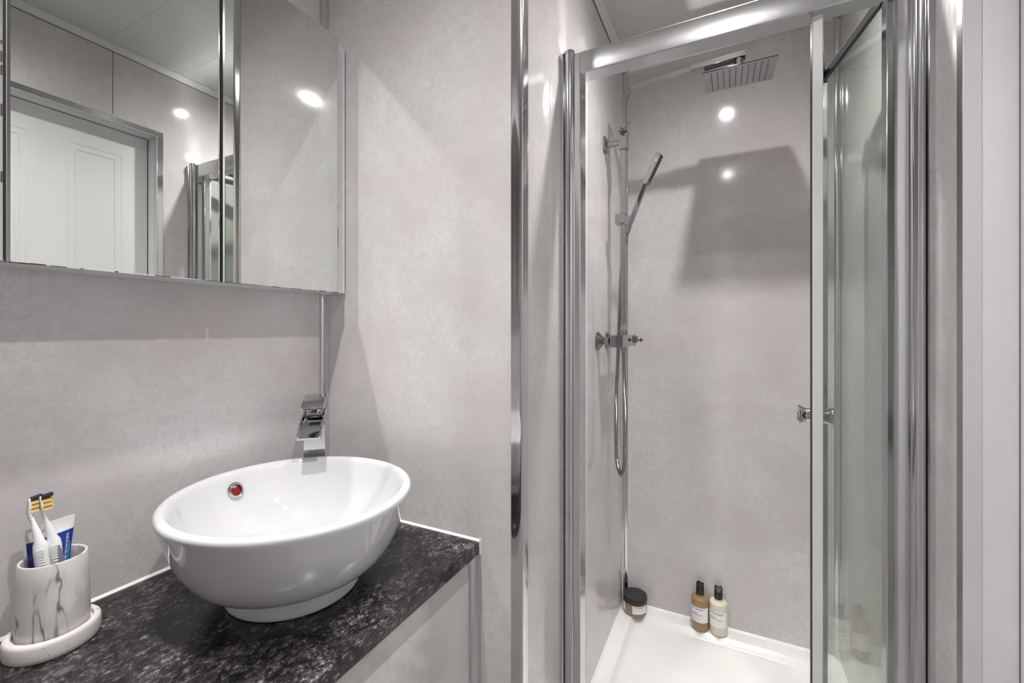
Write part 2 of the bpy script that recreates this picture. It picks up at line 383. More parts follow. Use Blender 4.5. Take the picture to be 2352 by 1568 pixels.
# ------------------------------------------------------------------ vanity and worktop
b = Bm(); box(b, XA+.001, XA+.498, YF+.01, YB-.001, ZK-.028, ZK)
tag(obj('worktop', b, 'granite', bevel=.002), 'black speckled granite worktop with square front edge under the white basin', 'worktop')
van = thing('vanity_unit', 'grey marbled boxed-in vanity front below the black worktop', 'vanity', (-.52, 0, 0))
pbox('front_panel', 'wall', van, -.018, .0, YF+.01, YB-.001, .0, ZK-.0285)
b = Bm(); prism(b, cove(.020), (0, YB-.001, 0), (1, 0, 0), (0, -1, 0), (0, 0, 1), ZK-.0285)
o = obj('corner_trim', b, 'trim', van); o['label'] = 'polished chrome corner strip'

# ------------------------------------------------------------------ basin
bz = ZK
basin = thing('countertop_basin', 'round white ceramic bowl basin standing on the black worktop', 'basin', (-.728, .551, bz))
prof = [(0, .004), (.098, .004), (.110, .0), (.1150, .0012), (.1165, .004), (.1145, .012), (.1110, .022), (.1100, .0270), (.1130, .0290),
        (.1330, .0345), (.156, .047), (.1765, .070), (.1920, .100), (.2020, .130), (.2085, .152), (.2130, .166), (.2148, .1720),
        (.2135, .1775), (.2085, .1807), (.2010, .1800), (.1950, .1750), (.1915, .164), (.1860, .146), (.175, .118), (.158, .090), (.134, .066), (.100, .049), (.06, .041), (.024, .038), (.022, .036), (0, .036)]
b = Bm(); lathe(b, prof, 128, sx=1.0, sy=.965)
o = obj('bowl', b, 'ceramic', basin, smooth=60)
o.modifiers.new('subsurf', 'SUBSURF').render_levels = 1; o.modifiers['subsurf'].levels = 1
# overflow, set into the wall side of the bowl, and waste
ox, oz = -.1825, .145
ax = Vector((1, 0, .42)).normalized()
b = Bm(); lathe(b, [(.0100, -.006), (.0100, .001), (.0112, .0035), (.0130, .0040), (.0155, .0025), (.0165, .0), (.0165, -.004), (.0150, -.006)], 40, o=(ox, 0, oz), axis=ax)
ov = obj('overflow_ring', b, 'chrome', basin); ov['label'] = 'chrome overflow ring with a red hole'
b = Bm(); lathe(b, [(.0100, .0015), (.0096, -.002), (0, -.0025)], 32, o=(ox, 0, oz), axis=ax); obj('overflow_hole', b, 'red', ov)
b = Bm(); lathe(b, [(0, .046), (.020, .045), (.028, .042), (.030, .0395), (.030, .036)], 40); obj('waste_cap', b, 'chrome', basin)

# ------------------------------------------------------------------ tall mixer tap
FX, FY = -.902, .738
fdir = Vector((-.728-FX, .551-FY, 0)).normalized()
tap = thing('basin_tap', 'tall square chrome waterfall tap behind the white basin', 'tap', (FX, FY, ZK), math.atan2(fdir.y, fdir.x))
# local x = towards the bowl, local y = side
k = H-ZK
pbox('body', 'chrome', tap, -.024, .020, -.0245, .0245, 0, k-.215, .0015)
b = Bm(); box(b, -.030, .027, -.031, .031, 0, .006); obj('base_plate', b, 'chrome', tap, bevel=.001)
b = Bm()
def plate(bm, path, wd, th):
    sweep(bm, path, sq(wd, th))
sp = spline([(-.024, 0, k-.206), (.01, 0, k-.2065), (.045, 0, k-.212), (.078, 0, k-.226), (.104, 0, k-.242)], 6)
plate(b, sp, .049, .006)
for s in (-1, 1):
    sweep(b, [(p[0], s*.0225, p[2]+.007*(1-max(0, p[0])/.13)) for p in sp], sq(.004, .012))
obj('spout', b, 'chrome', tap, bevel=.0006)
b = Bm(); box(b, -.022, .016, -.020, .020, k-.206, k-.191); obj('neck', b, 'chrome', tap, bevel=.001)
b = Bm(); lathe(b, [(0, k-.2), (.019, k-.2), (.0205, k-.196), (.019, k-.192), (0, k-.192)], 32, sx=1.0); obj('cartridge_ring', b, 'chrome', tap)
b = Bm(); lp = spline([(-.027, 0, k-.163), (0, 0, k-.1635), (.03, 0, k-.170), (.056, 0, k-.184)], 6)
plate(b, lp, .049, .0055); box(b, -.0235, .014, -.0215, .0215, k-.191, k-.166)
obj('lever', b, 'chrome', tap, bevel=.0008)

# ------------------------------------------------------------------ mirror cabinet
XM = -.8993; Z0 = H+.0939; Z1 = H+.7507
cab = thing('mirror_cabinet', 'white wall cabinet with three frameless mirror doors above the basin', 'cabinet', (XM, 0, Z0))
hh = Z1-Z0
b = Bm(); box(b, XA-XM+.001, -.0175, -.10, .8427, 0.0015, hh-.004); obj('carcass', b, 'lacquer', cab, bevel=.002)
for i, (y0, y1) in enumerate(((-.058, .2262), (.2302, .5137), (.5196, .8045))):
    b = Bm(); box(b, -.0145, -.0035, y0+.001, y1-.001, .001, hh-.001); d = obj('door', b, 'tarnish', cab)
    # ground edge round the glass
    e = .0030
    b = Bm()
    o1 = [(y0, 0), (y1, 0), (y1, hh), (y0, hh)]; i1 = [(y0+e, e*.4), (y1-e, e*.4), (y1-e, hh-e*.4), (y0+e, hh-e*.4)]
    A = [b.verts.new((-.0038, *q)) for q in o1]; C_ = [b.verts.new((-.0012, *q)) for q in o1]; D_ = [b.verts.new((0, *q)) for q in i1]
    for j in range(4):
        kx = (j+1) % 4; b.faces.new((A[j], A[kx], C_[kx], C_[j])); b.faces.new((C_[j], C_[kx], D_[kx], D_[j]))
    b.faces.new(A[::-1])
    obj('ground_edge', b, 'mirror_edge', d, smooth=0)
    b = Bm(); b.faces.new([b.verts.new((0.00004, *q)) for q in i1]); obj('mirror_face', b, 'mirror', d, smooth=0)
    # tarnished nibbles along the lower edge
    b = Bm(); rr = random.Random(i); yy = y0+.004
    while yy < y1-.01:
        ln = rr.uniform(.004, .03); hgt = rr.choice((.0008, .0012, .0018))
        if rr.random() < .6: box(b, .00003, .00022, yy, min(yy+ln, y1), .0, hgt)
        yy += ln+rr.uniform(.002, .02)
    for yy in (y1-.0012,):
        for zz in range(5):
            z_ = rr.uniform(0, hh*.5); box(b, .00003, .00022, yy, y1, z_, z_+rr.uniform(.004, .02))
    obj('edge_tarnish', b, 'tarnish', d)['kind'] = 'stuff'

# ------------------------------------------------------------------ tumbler, dish, brushes, toothpaste
CX, CY = -.9225, .2840
AZ = math.atan2(CX, CY)                      # azimuth of the cup from the camera spot
away = Vector((math.sin(AZ), math.cos(AZ), 0)); side = Vector((math.cos(AZ), -math.sin(AZ), 0))
dish = Bm()
lathe(dish, [(0, 0), (.0505, 0), (.0525, .002), (.0532, .007), (.0532, .0215), (.0522, .0250), (.0500, .0268), (.0465, .0272), (.0445, .0265), (.0435, .0245), (.0430, .0205), (0, .0205)], 72)
o = obj('tumbler_dish', dish, 'dish', loc=(CX, CY, ZK)); tag(o, 'round matt white stone dish on the worktop under the marbled tumbler', 'dish')
b = Bm(); ZB = ZK+.0206
lathe(b, [(0, 0), (.037, 0), (.0405, .003), (.0410, .012), (.0405, .045), (.0390, .085), (.0382, .108), (.0372, .1105), (.0355, .1108), (.0340, .1095), (.0335, .105), (.0345, .06), (.036, .012), (.030, .006), (0, .006)], 72)
o = obj('tumbler', b, 'cup', loc=(CX, CY, ZB)); tag(o, 'grey veined white marbled tumbler holding two toothbrushes', 'tumbler')
DC = math.hypot(CX, CY)
def cupl(px, py, d=0.):
    """point in the cup's own frame (side, away, up above the counter) for a spot d metres beyond the cup axis"""
    az = math.atan((px-1176)/F_PX)-YAW; t = math.tan(az-AZ)*(DC+d)
    th = az+YAW; dep = (DC+d)/math.cos(az-AZ)*math.cos(th)
    return (t, d, H-(py-HORIZON)/F_PX*dep-ZK)
TH = math.atan2(side.y, side.x)              # local x = side (right in view), local y = away
# toothpaste tube, crimp up
tp = thing('toothpaste_tube', 'blue and white toothpaste tube standing crimp up in the tumbler behind the brushes', 'toothpaste', (CX, CY, ZB), TH)
b = Bm(); zb = .012; rings = []
L0 = Vector(cupl(58, 1212, .012)); L1 = Vector(cupl(172, 1186, .012))
off = ZB-ZK
topc = (L0+L1)/2; hw = (L1-L0).length/2; ang = math.atan2(L1.z-L0.z, L1.x-L0.x)*.35
levels = [(0, .016, .014), (.03, .019, .014), (.07, .0215, .011), (.11, .0235, .0065), (.137, hw*.97, .0026), (.141, hw, .0012), (.156, hw, .0010)]
HT = topc.z-off
base = Vector((topc.x-.004, .010, 0.012))
def tube_pt(f, a, ex=0):
    """f 0..1 height, a angle"""
    z = f
    for (z0, a0, b0), (z1, a1, b1) in zip(levels, levels[1:]):
        if z <= z1+1e-9:
            s = (z-z0)/(z1-z0); A, Bv = a0+(a1-a0)*s, b0+(b1-b0)*s; break
    c = base+(Vector((topc.x, .014, HT))-base)*(z/.156)
    return Vector((c.x+(A+ex)*math.cos(a), c.y+(Bv+ex)*math.sin(a), c.z+A*math.cos(a)*.18))
zs = [0, .015, .03, .05, .07, .09, .11, .125, .137, .1375, .141, .156]
n = 40
rings = [[b.verts.new(tube_pt(z, 2*PI*i/n)) for i in range(n)] for z in zs]
for A, C_ in zip(rings, rings[1:]):
    for i in range(n): b.faces.new((A[i], A[(i+1) % n], C_[(i+1) % n], C_[i]))
b.faces.new(rings[0][::-1]); b.faces.new(rings[-1])
obj('tube', b, 'tubewhite', tp)
def tube_patch(name, m, z0, z1, a0, a1, ex, par=tp, k=24):
    b = Bm(); zz = [z0+(z1-z0)*i/8 for i in range(9)]
    G = [[b.verts.new(tube_pt(z, a0+(a1-a0)*i/k, ex)) for i in range(k+1)] for z in zz]
    for A, C_ in zip(G, G[1:]):
        for i in range(k): b.faces.new((A[i], A[i+1], C_[i+1], C_[i]))
    return obj(name, b, m, par)
lab = tube_patch('blue_print', 'tubeblue', .005, .134, PI+.25, 2*PI-.02, .0003); lab['label'] = 'royal blue printed front'
tube_patch('cyan_print', 'tubecyan', .055, .125, PI+1.15, PI+1.62, .0006, lab)
tube_patch('cyan_print', 'tubecyan', .02, .09, PI+.62, PI+.92, .0006, lab)
tube_patch('cyan_print', 'tubecyan', .075, .115, PI+2.58, PI+2.72, .0006, lab)
tube_patch('red_print', 'tubered', .005, .108, PI+.28, PI+.50, .0008, lab)
def tt(a_c, z0):
    def f(x, y):                            # x runs up the tube, y across
        z = z0+x; p = tube_pt(min(max(z, .001), .155), a_c, .0009)
        q = tube_pt(min(max(z, .001), .155), a_c-.01, .0009)
        d = (p-q).normalized()
        return p-d*y
    return f
text_obj('slogan', 'WHITER TEETH IN 10 DAYS', .0040, tt(PI+2.42, .080), 'label', lab, bold=True)
# toothbrushes
def brush(label, P, head, hdir, rot, zshift=0, front='brushwhite'):
    r = thing('toothbrush', label, 'toothbrush', (CX, CY, ZB), TH, 'toothbrushes in the tumbler')
    P = [Vector(p[:3]) for p in P]
    b = Bm(); path = spline(P['h'] if isinstance(P, dict) else P, 5)
    n = len(path)
    secs = []
    prof = [(0, .0060, .0050), (.25, .0072, .0055), (.52, .0082, .0058), (.60, .0078, .0060), (.64, .0056, .0052), (.72, .0046, .0042), (.80, .0030, .0030), (.86, .0026, .0026), (1, .0024, .0024)]
    for i in range(n):
        s = i/(n-1)
        for (s0, a0, b0), (s1, a1, b1) in zip(prof, prof[1:]):
            if s <= s1: q = (s-s0)/(s1-s0); A, Bv = a0+(a1-a0)*q, b0+(b1-b0)*q; break
        secs.append(circ(A, 16, Bv))
    sweep(b, path, secs, up=(0, 1, 0)); obj('handle', b, front, r, smooth=60)
    # rubber grip let into the side of the handle
    b = Bm(); gp = path[int(n*.12):int(n*.56)]
    sweep(b, [p+Vector((.0042 if rot > 0 else -.0042, -.0018, 0)) for p in gp], [circ(.0036*math.sin(PI*(.12+.8*i/(len(gp)-1))) + .0008, 12, .0046) for i in range(len(gp))], up=(0, 1, 0))
    obj('grip', b, 'brushgrey' if rot > 0 else 'brushclear', r, smooth=60)
    b = Bm()
    for i in range(16):
        ff = n*(.52-.30*i/15); c = path[int(ff)].lerp(path[int(ff)+1], ff-int(ff)); box(b, c.x-.0035, c.x+.0035, c.y-.0066, c.y-.0040, c.z-.0005, c.z+.0005)
    obj('grip_ribs', b, 'brushwhite', r)
    # head plate
    h0, h1 = Vector(head[0]), Vector(head[1]); ax = (h1-h0); L = ax.length; axn = ax.normalized()
    bd = Vector(hdir).normalized(); wv = axn.cross(bd).normalized()
    b = Bm(); sweep(b, [path[-1]-axn*.004]+[h0+ax*s for s in (0, .3, .7, .93, 1)], [circ(.0028, 14, .0026), sq16(.0052, .0019), sq16(.0060, .0017), sq16(.0058, .0017), sq16(.0044, .0015), sq16(.002, .001)], up=bd)
    obj('head', b, front, r, smooth=60)
    rows = [(.03, .10, 'white', .0100), (.13, .09, 'yellow', .0115), (.22, .08, 'orange', .0095), (.31, .11, 'white', .0105), (.42, .09, 'yellow', .0110), (.51, .08, 'orange', .0095), (.60, .10, 'white', .0105), (.70, .07, 'yellow', .0108), (.76, .06, 'orange', .0092), (.83, .17, 'navy', .0122)]
    for (s, ds, m, ln) in rows:
        b = Bm()
        for sd in range(4):
            c = h0+axn*(L*(s+ds/2))+wv*((sd-1.5)*.0030)
            tip = c+bd*(ln+.0006*((sd*7) % 3))+axn*(.0022 if m == 'navy' else 0)
            hx, hy = L*ds*.46, .00135
            lo = [b.verts.new(c+axn*a*hx+wv*q*hy) for a, q in ((-1, -1), (1, -1), (1, 1), (-1, 1))]
            hi = [b.verts.new(tip+axn*a*hx*1.05+wv*q*hy) for a, q in ((-1, -1), (1, -1), (1, 1), (-1, 1))]
            for j in range(4): b.faces.new((lo[j], lo[(j+1) % 4], hi[(j+1) % 4], hi[j]))
            b.faces.new(hi)
        obj('bristles', b, m, r, smooth=0)
    return r
def sq16(a, c):
    return [(a*max(-1, min(1, 1.25*math.cos(2*PI*i/14))), c*max(-1, min(1, 1.25*math.sin(2*PI*i/14)))) if True else 0 for i in range(14)]
def cl(px, py, d): q = cupl(px, py, d); return (q[0], q[1], q[2]-off)
brush('white toothbrush at the left of the tumbler, head leaning left',
      [(-.004, -.006, .010), (-.0045, -.012, .06), cl(96, 1285, -.018), cl(92, 1250, -.016), cl(78, 1205, -.010), cl(72, 1188, -.008)],
      (cl(66, 1178, -.006), cl(68, 1144, -.004)), (1, .25, .02), -1)
brush('white and grey toothbrush at the right, leaning over the toothpaste tube',
      [(.004, .004, .010), (.008, -.004, .055), cl(128, 1275, -.012), cl(122, 1240, -.010), cl(108, 1200, -.008), cl(101, 1184, -.008)],
      (cl(97, 1172, -.008), cl(93, 1140, -.008)), (1, .15, .05), 1)

# ------------------------------------------------------------------ shower tray
b = Bm()
X0, X1, Y0, Y1 = XC+.0005, XE-.0005, 1.088, YD-.0005
def loop(x0, x1, y0, y1, z, r, n=6):
    out = []
    for cx, cy, a0 in ((x1-r, y1-r, 0), (x0+r, y1-r, PI/2), (x0+r, y0+r, PI), (x1-r, y0+r, PI*1.5)):
        for i in range(n+1):
            a = a0+PI/2*i/n; out.append(b.verts.new((cx+r*math.cos(a), cy+r*math.sin(a), z)))
    return out
R = [loop(X0, X1, Y0, Y1, 0.0, .002), loop(X0, X1, Y0, Y1, ZT-.003, .002), loop(X0, X1, Y0+.003, Y1, ZT, .003),
     loop(XC+.050, XE-.050, Y0+.075, YD-.052, ZT-.001, .03), loop(XC+.054, XE-.054, Y0+.080, YD-.057, ZT-.004, .03), loop(XC+.062, XE-.062, Y0+.088, YD-.066, ZT-.022, .03),
     loop(XC+.075, XE-.075, Y0+.10, YD-.078, ZT-.027, .03)]
for A, C_ in zip(R, R[1:]):
    for i in range(len(A)): b.faces.new((A[i], A[(i+1) % len(A)], C_[(i+1) % len(A)], C_[i]))
b.faces.new(R[-1]); b.faces.new(R[0][::-1])
tr = obj('shower_tray', b, 'tray', smooth=50); tag(tr, 'square white acrylic shower tray with raised rim', 'shower tray')
b = Bm(); lathe(b, [(0, .006), (.03, .005), (.045, .002), (.046, 0)], 40, o=(-.03, 1.3, ZT-.027)); obj('waste_cover', b, 'chrome', tr)

# ------------------------------------------------------------------ shower enclosure: frame and bifold door
ZR0, ZR1, ZJ = H+.675, H+.730, H+.7236
fr = thing('shower_enclosure', 'satin chrome frame with side posts and top rail round the shower opening', 'shower frame', (0, 0, ZT))
def jamb(s, wx):
    """s=+1: stands on the left wall facing +x; -1 on the right wall"""
    P = [(0, 1.150), (0, 1.0865), (.008, 1.0850), (.010, 1.0880)]
    for i in range(11):
        a = PI-PI*i/10; P.append((.0225+.0120*math.cos(a), 1.0950-.0085*math.sin(a)))
    P += [(.0355, 1.100), (.0365, 1.101)]
    P += [(.0500, 1.101), (.0515, 1.1025), (.0515, 1.148), (.0500, 1.150)]
    b = Bm(); prism(b, [(p[0]*s, p[1]) for p in P], (wx, 0, 0), (1, 0, 0), (0, 1, 0), (0, 0, 1), ZJ-ZT+.002 if s > 0 else ZJ-ZT+.002)
    return obj('post', b, 'trim', fr, smooth=28)
jamb(1, XC); jamb(-1, XE)
for s, wx in ((1, XC), (-1, XE)):
    b = Bm(); P = [(.007, 1.100)]
    for i in range(11):
        a = PI-PI*i/10; P.append((.0225+.0145*math.cos(a), 1.0950-.0108*math.sin(a)))
    P += [(.037, 1.100)]
    prism(b, [(p[0]*s, p[1]) for p in P], (wx, 0, ZJ-ZT+.0018), (1, 0, 0), (0, 1, 0), (0, 0, 1), .0055)
    o = obj('end_cap', b, 'chrome', fr)
xa, xb = XC+.0505, XE-.0505
b = Bm(); P = [(0, 0), (.003, -.003), (.045, -.003), (.046, .052), (.003, .055), (0, .052), (-.0015, .046), (-.0015, .012)]
prism(b, [(p[0], p[1]) for p in P], (xa, 1.104, ZR0-ZT), (0, 1, 0), (0, 0, 1), (1, 0, 0), xb-xa); obj('top_rail', b, 'alu', fr, smooth=20)
b = Bm(); P = [(0, 0), (.045, 0), (.045, .03), (.006, .035), (0, .03)]
prism(b, P, (xa, 1.104, .001), (0, 1, 0), (0, 0, 1), (1, 0, 0), xb-xa); obj('bottom_rail', b, 'alu', fr, smooth=20)
# translucent closing strip on the left post
b = Bm(); box(b, XC+.0400, XC+.0520, 1.1502, 1.166, .036, ZR0-ZT-.004); o = obj('closing_strip', b, 'seal', fr, bevel=.001); o['label'] = 'cream closing strip'
bd = thing('bifold_door', 'clear glass bifold shower door folded inwards at the right of the opening', 'shower door', (0, 0, ZT))
A0 = Vector((.170, 1.128, 0)); FO = Vector((.2325, 1.459, 0)); HG = Vector((.2925, 1.132, 0))
zt0, zt1 = .045, H+.700-ZT
def panel(a, c, name, top):
    d = (c-a); L = d.length; d.normalize(); nrm = Vector((-d.y, d.x, 0))
    mt = Matrix((( d.x, nrm.x, 0, a.x), (d.y, nrm.y, 0, a.y), (0, 0, 1, 0), (0, 0, 0, 1)))
    b = Bm(); box(b, .012, L-.010, -.0025, .0025, zt0+.02, zt1-.012, mt); gl = obj(name, b, 'glass', bd, smooth=0)
    return d, nrm, L, mt, gl
d1, n1_, L1_, m1, g1 = panel(A0, FO, 'leading_glass', 0)
d2, n2_, L2_, m2, g2 = panel(HG, FO, 'hinge_glass', 0)
def strip(name, m, mt, s0, s1, t0, t1, z0, z1, bev=.0008, label=None):
    b = Bm(); box(b, s0, s1, t0, t1, z0, z1, mt); o = obj(name, b, m, bd, bevel=bev)
    if label: o['label'] = label
    return o
strip('leading_edge_seal', 'seal', m1, -.001, .013, -.0095, .0095, .04, H+.693-ZT, .0015, 'pale magnetic seal down the leading edge')
strip('seal_fin', 'glass_edge', m1, .000, .010, .0097, .0130, .04, H+.66-ZT, 0)
strip('top_bar', 'alu', m1, .014, L1_-.008, -.006, .006, zt1-.014, zt1)
strip('fold_profile', 'trim', m1, L1_-.016, L1_-.001, -.005, .005, .045, zt1-.010)
strip('top_bar', 'alu', m2, .010, L2_-.010, -.0055, .0075, zt1-.014, zt1, .001)
strip('top_seal', 'rubber', m2, .010, L2_-.010, .0022, .0110, zt1-.028, zt1-.010, 0, 'dark rubber seal under the top bar')
strip('top_seal', 'rubber', m1, .016, L1_-.010, -.004, .004, zt1-.022, zt1-.013, 0)
strip('fold_profile', 'glass_edge', m2, L2_-.014, L2_-.001, -.006, .008, .045, zt1-.010)
strip('hinge_fin', 'trim', m2, L2_-.020, L2_-.0145, -.003, .008, .045, zt1-.030)
strip('hinge_profile', 'trim', m2, -.006, .014, -.009, .009, .04, zt1-.0, .002)
strip('hinge_seal', 'seal', m2, .014, .021, -.004, .004, .04, zt1-.02, .001)
b = Bm(); box(b, FO.x-.014, FO.x+.010, FO.y-.012, FO.y+.010, zt1-.022, zt1+.006); obj('fold_bracket', b, 'brushwhite', bd, bevel=.003)
# knobs through the leading glass
zk = H-.192-ZT
for sgn in (1, -1):
    c = A0+d1*.045+n1_*(sgn*.0026); c.z = zk
    b = Bm(); lathe(b, [(0, 0), (.0160, 0), (.0165, .004), (.0150, .016), (.0152, .021), (.0185, .029), (.0205, .0315), (.0205, .0350), (.0185, .0365), (0, .0355)] if sgn > 0 else
                    [(0, 0), (.0145, 0), (.0150, .005), (.0175, .015), (.0205, .0205), (.0205, .0240), (.0185, .0255), (0, .0245)], 40, o=c, axis=n1_*sgn)
    obj('knob', b, 'chrome', bd)

# ------------------------------------------------------------------ shower set on the left wall
RX, RY = -.332, 1.55
sh = thing('shower_set', 'chrome bar valve with riser rail, overhead arm and square rain head', 'shower', (XC, RY, ZT))
def rel(p): return (p[0]-XC, p[1]-RY, p[2]+H-ZT)
b = Bm()
pts = [rel((RX, RY, .02)), rel((RX, RY, .40)), rel((RX, RY, .74)), rel((RX, RY, .790))]
for i in range(1, 9):
    a = PI/2*i/8*.94; pts.append(rel((RX+.055*(1-math.cos(a)), RY, .790+.055*math.sin(a))))
pts += [rel((RX+.10, RY, .8475)), rel((-.10, RY, .856))]
sweep(b, pts, sq(.0185, .0185), up=(1, 0, 0)); obj('riser_rail', b, 'setchrome', sh, bevel=.0012)
b = Bm(); sweep(b, [rel((-.115, RY, .8555)), rel((.046, RY, .862))], sq(.030, .018), up=(0, 0, 1)); obj('arm_end', b, 'setchrome', sh, bevel=.001)
# wall bracket
b = Bm(); box(b, .0, .009, -.024, .024, H+.661-ZT-.024, H+.661-ZT+.024)
obj('wall_plate', b, 'setchrome', sh, bevel=.0015)
b = Bm(); lathe(b, [(0, 0), (.0105, 0), (.0105, .05), (0, .05)], 24, o=(.008, 0, H+.661-ZT), axis=(1, 0, 0)); obj('bracket_arm', b, 'setchrome', sh)
zq = H+.672-ZT
b = Bm(); box(b, RX-XC-.0155, RX-XC+.0155, -.016, .016, zq-.040, zq+.026); blk = obj('bracket_block', b, 'setchrome', sh, bevel=.002)
b = Bm(); lathe(b, [(0, 0), (.0075, 0), (.0085, .004), (.0085, .018), (.006, .024), (0, .025)], 20, o=(RX-XC-.004, -.016, zq+.018), axis=(0, -1, .1))
sweep(b, [(RX-XC-.002, -.030, zq+.018), (RX-XC+.030, -.034, zq+.040)], circ(.0032, 10)); obj('lock_lever', b, 'setchrome', blk)
# rain head
hc = rel((.0275, RY, .800)); tilt = Matrix.Translation(hc) @ Matrix.Rotation(math.atan(.035/.2), 4, 'X')
b = Bm(); box(b, -.100, .100, -.100, .100, -.002, .002, tilt); hd = obj('rain_head', b, 'setchrome', sh, bevel=.0008)
b = Bm()
for i in range(10):
    for j in range(11):
        vs = lathe(b, [(0, -.0034), (.0012, -.0032), (.0020, -.0019), (.0, -.0019)], 8, o=(-.0765+.017*i, -.080+.016*j, 0))
        bmesh.ops.transform(b, matrix=tilt, verts=vs)
nz = obj('nozzles', b, 'rubber', hd); nz['kind'] = 'stuff'
b = Bm(); lathe(b, [(0, 0), (.012, 0), (.013, .006), (.0095, .010), (.0095, .020), (.0135, .024), (.0135, .050), (0, .050)], 28, o=(hc[0], hc[1], hc[2]+.001)); obj('swivel_joint', b, 'setchrome', sh)
# slider for the hand shower
zs_ = H+.388-ZT
b = Bm(); box(b, RX-XC-.027, RX-XC+.016, -.018, .018, zs_-.018, zs_+.018); sl = obj('slider', b, 'setchrome', sh, bevel=.002)
b = Bm(); sweep(b, [(RX-XC+.010, -.010, zs_-.004), (RX-XC+.030, -.020, zs_-.020)], sq(.024, .026), up=(0, 0, 1)); obj('cradle', b, 'setchrome', sl, bevel=.002)
# bar valve
zv = H-.039-ZT
for k_, yy in enumerate((1.455, 1.587)):
    b = Bm(); lathe(b, [(0, 0), (.031, 0), (.032, .003), (.030, .006), (.026, .008), (.0135, .020), (.012, .022), (0, .022)], 8 if False else 32, o=(.0, yy-RY, zv), axis=(1, 0, 0)); obj('wall_flange', b, 'setchrome', sh)
    b = Bm(); lathe(b, [(0, .018), (.010, .018), (.010, .026), (.0145, .027), (.0145, .040), (.010, .042), (0, .042)], 6, o=(.0, yy-RY, zv), axis=(1, 0, 0)); obj('union_nut', b, 'setchrome', sh, bevel=.0006, smooth=20)
b = Bm(); vx = RX-XC
box(b, vx-.024, vx+.020, -.105, .085, zv-.0205, zv+.0205); obj('valve_body', b, 'setchrome', sh, bevel=.002)
b = Bm(); box(b, vx-.022, vx+.022, .086, .125, zv-.0205, zv+.0205); box(b, vx+.020, vx+.030, .095, .118, zv-.010, zv+.016); obj('flow_knob', b, 'setchrome', sh, bevel=.004)
b = Bm(); lathe(b, [(0, 0), (.0025, 0), (.003, .008), (.0085, .012), (0, .022)], 4, o=(vx+.028, .104, zv), axis=(1, 0, 0)); obj('star_button', b, 'setchrome', sh, smooth=20)
b = Bm(); lathe(b, [(0, 0), (.014, 0), (.014, .016), (0, .016)], 24, o=(vx, 0, zv+.0205)); obj('riser_collar', b, 'setchrome', sh)
b = Bm(); lathe(b, [(0, 0), (.010, 0), (.010, .018), (0, .018)], 20, o=(vx, 0, zv-.038)); obj('hose_outlet', b, 'setchrome', sh)
# hand shower with hose
hs = thing('hand_shower', 'slim square chrome hand shower held in the rail slider, hose looping below', 'hand shower', (XC, RY, ZT))
P0 = Vector(rel((-.309, 1.526, .352))); P1 = Vector(rel((-.2535, 1.526, .493))); P2 = Vector(rel((-.207, 1.526, .586)))
b = Bm(); sweep(b, [P0, P0+(P1-P0)*.15, P1], [sq(.015, .013), sq(.017, .015), sq(.0175, .0155)], up=(1, 0, -.45)); obj('handle', b, 'setchrome', hs, bevel=.002)
dv = (P2-P1).normalized(); nv = Vector((dv.z, -.15, -dv.x)).normalized()
b = Bm(); sweep(b, [P1-dv*.002, P1+dv*.006, P2], [sq(.021, .014), sq(.026, .0195), sq(.026, .0195)], up=nv); hh_ = obj('spray_head', b, 'setchrome', hs, bevel=.002)
b = Bm()
for i in range(9):
    c = P1+dv*(.016+.0102*i)+nv*.0099; q = Matrix.Translation(c)
    sweep(b, [c-dv*.0028, c+dv*.0028], sq(.020, .0012), up=nv)
obj('spray_slots', b, 'rubber', hh_)
hp = [(-.309, 1.526, .356), (-.318, 1.535, .335), (-.332, 1.575, .28), (-.346, 1.578, .20), (-.351, 1.572, .05), (-.354, 1.560, -.10), (-.358, 1.552, -.25), (-.358, 1.550, -.42), (-.353, 1.549, -.48), (-.3415, 1.549, -.512),
      (-.330, 1.549, -.480), (-.327, 1.549, -.42), (-.327, 1.549, -.25), (-.331, 1.549, -.12), (-.332, 1.55, -.072)]
pp = spline([rel(p) for p in hp], 10)
# even resampling, ribbed radius
L = [0]
for a_, c_ in zip(pp, pp[1:]): L.append(L[-1]+(c_-a_).length)
def at_len(s):
    for i in range(len(L)-1):
        if s <= L[i+1]: f = (s-L[i])/(L[i+1]-L[i]+1e-9); return pp[i].lerp(pp[i+1], f)
    return pp[-1]
step = .00115; N = int(L[-1]/step)
b = Bm(); path = [at_len(i*step) for i in range(N+1)]
sweep(b, path, [circ(.0070 if i % 4 < 2 else .0060, 12) for i in range(N+1)], up=(0, 1, 0)); obj('hose', b, 'setchrome', hs, smooth=30)
b = Bm(); sweep(b, [P0-Vector((.008, 0, .020)), P0+Vector((.001, 0, .004))], circ(.0088, 16), up=(1, 0, 0)); obj('hose_nut', b, 'setchrome', hs)

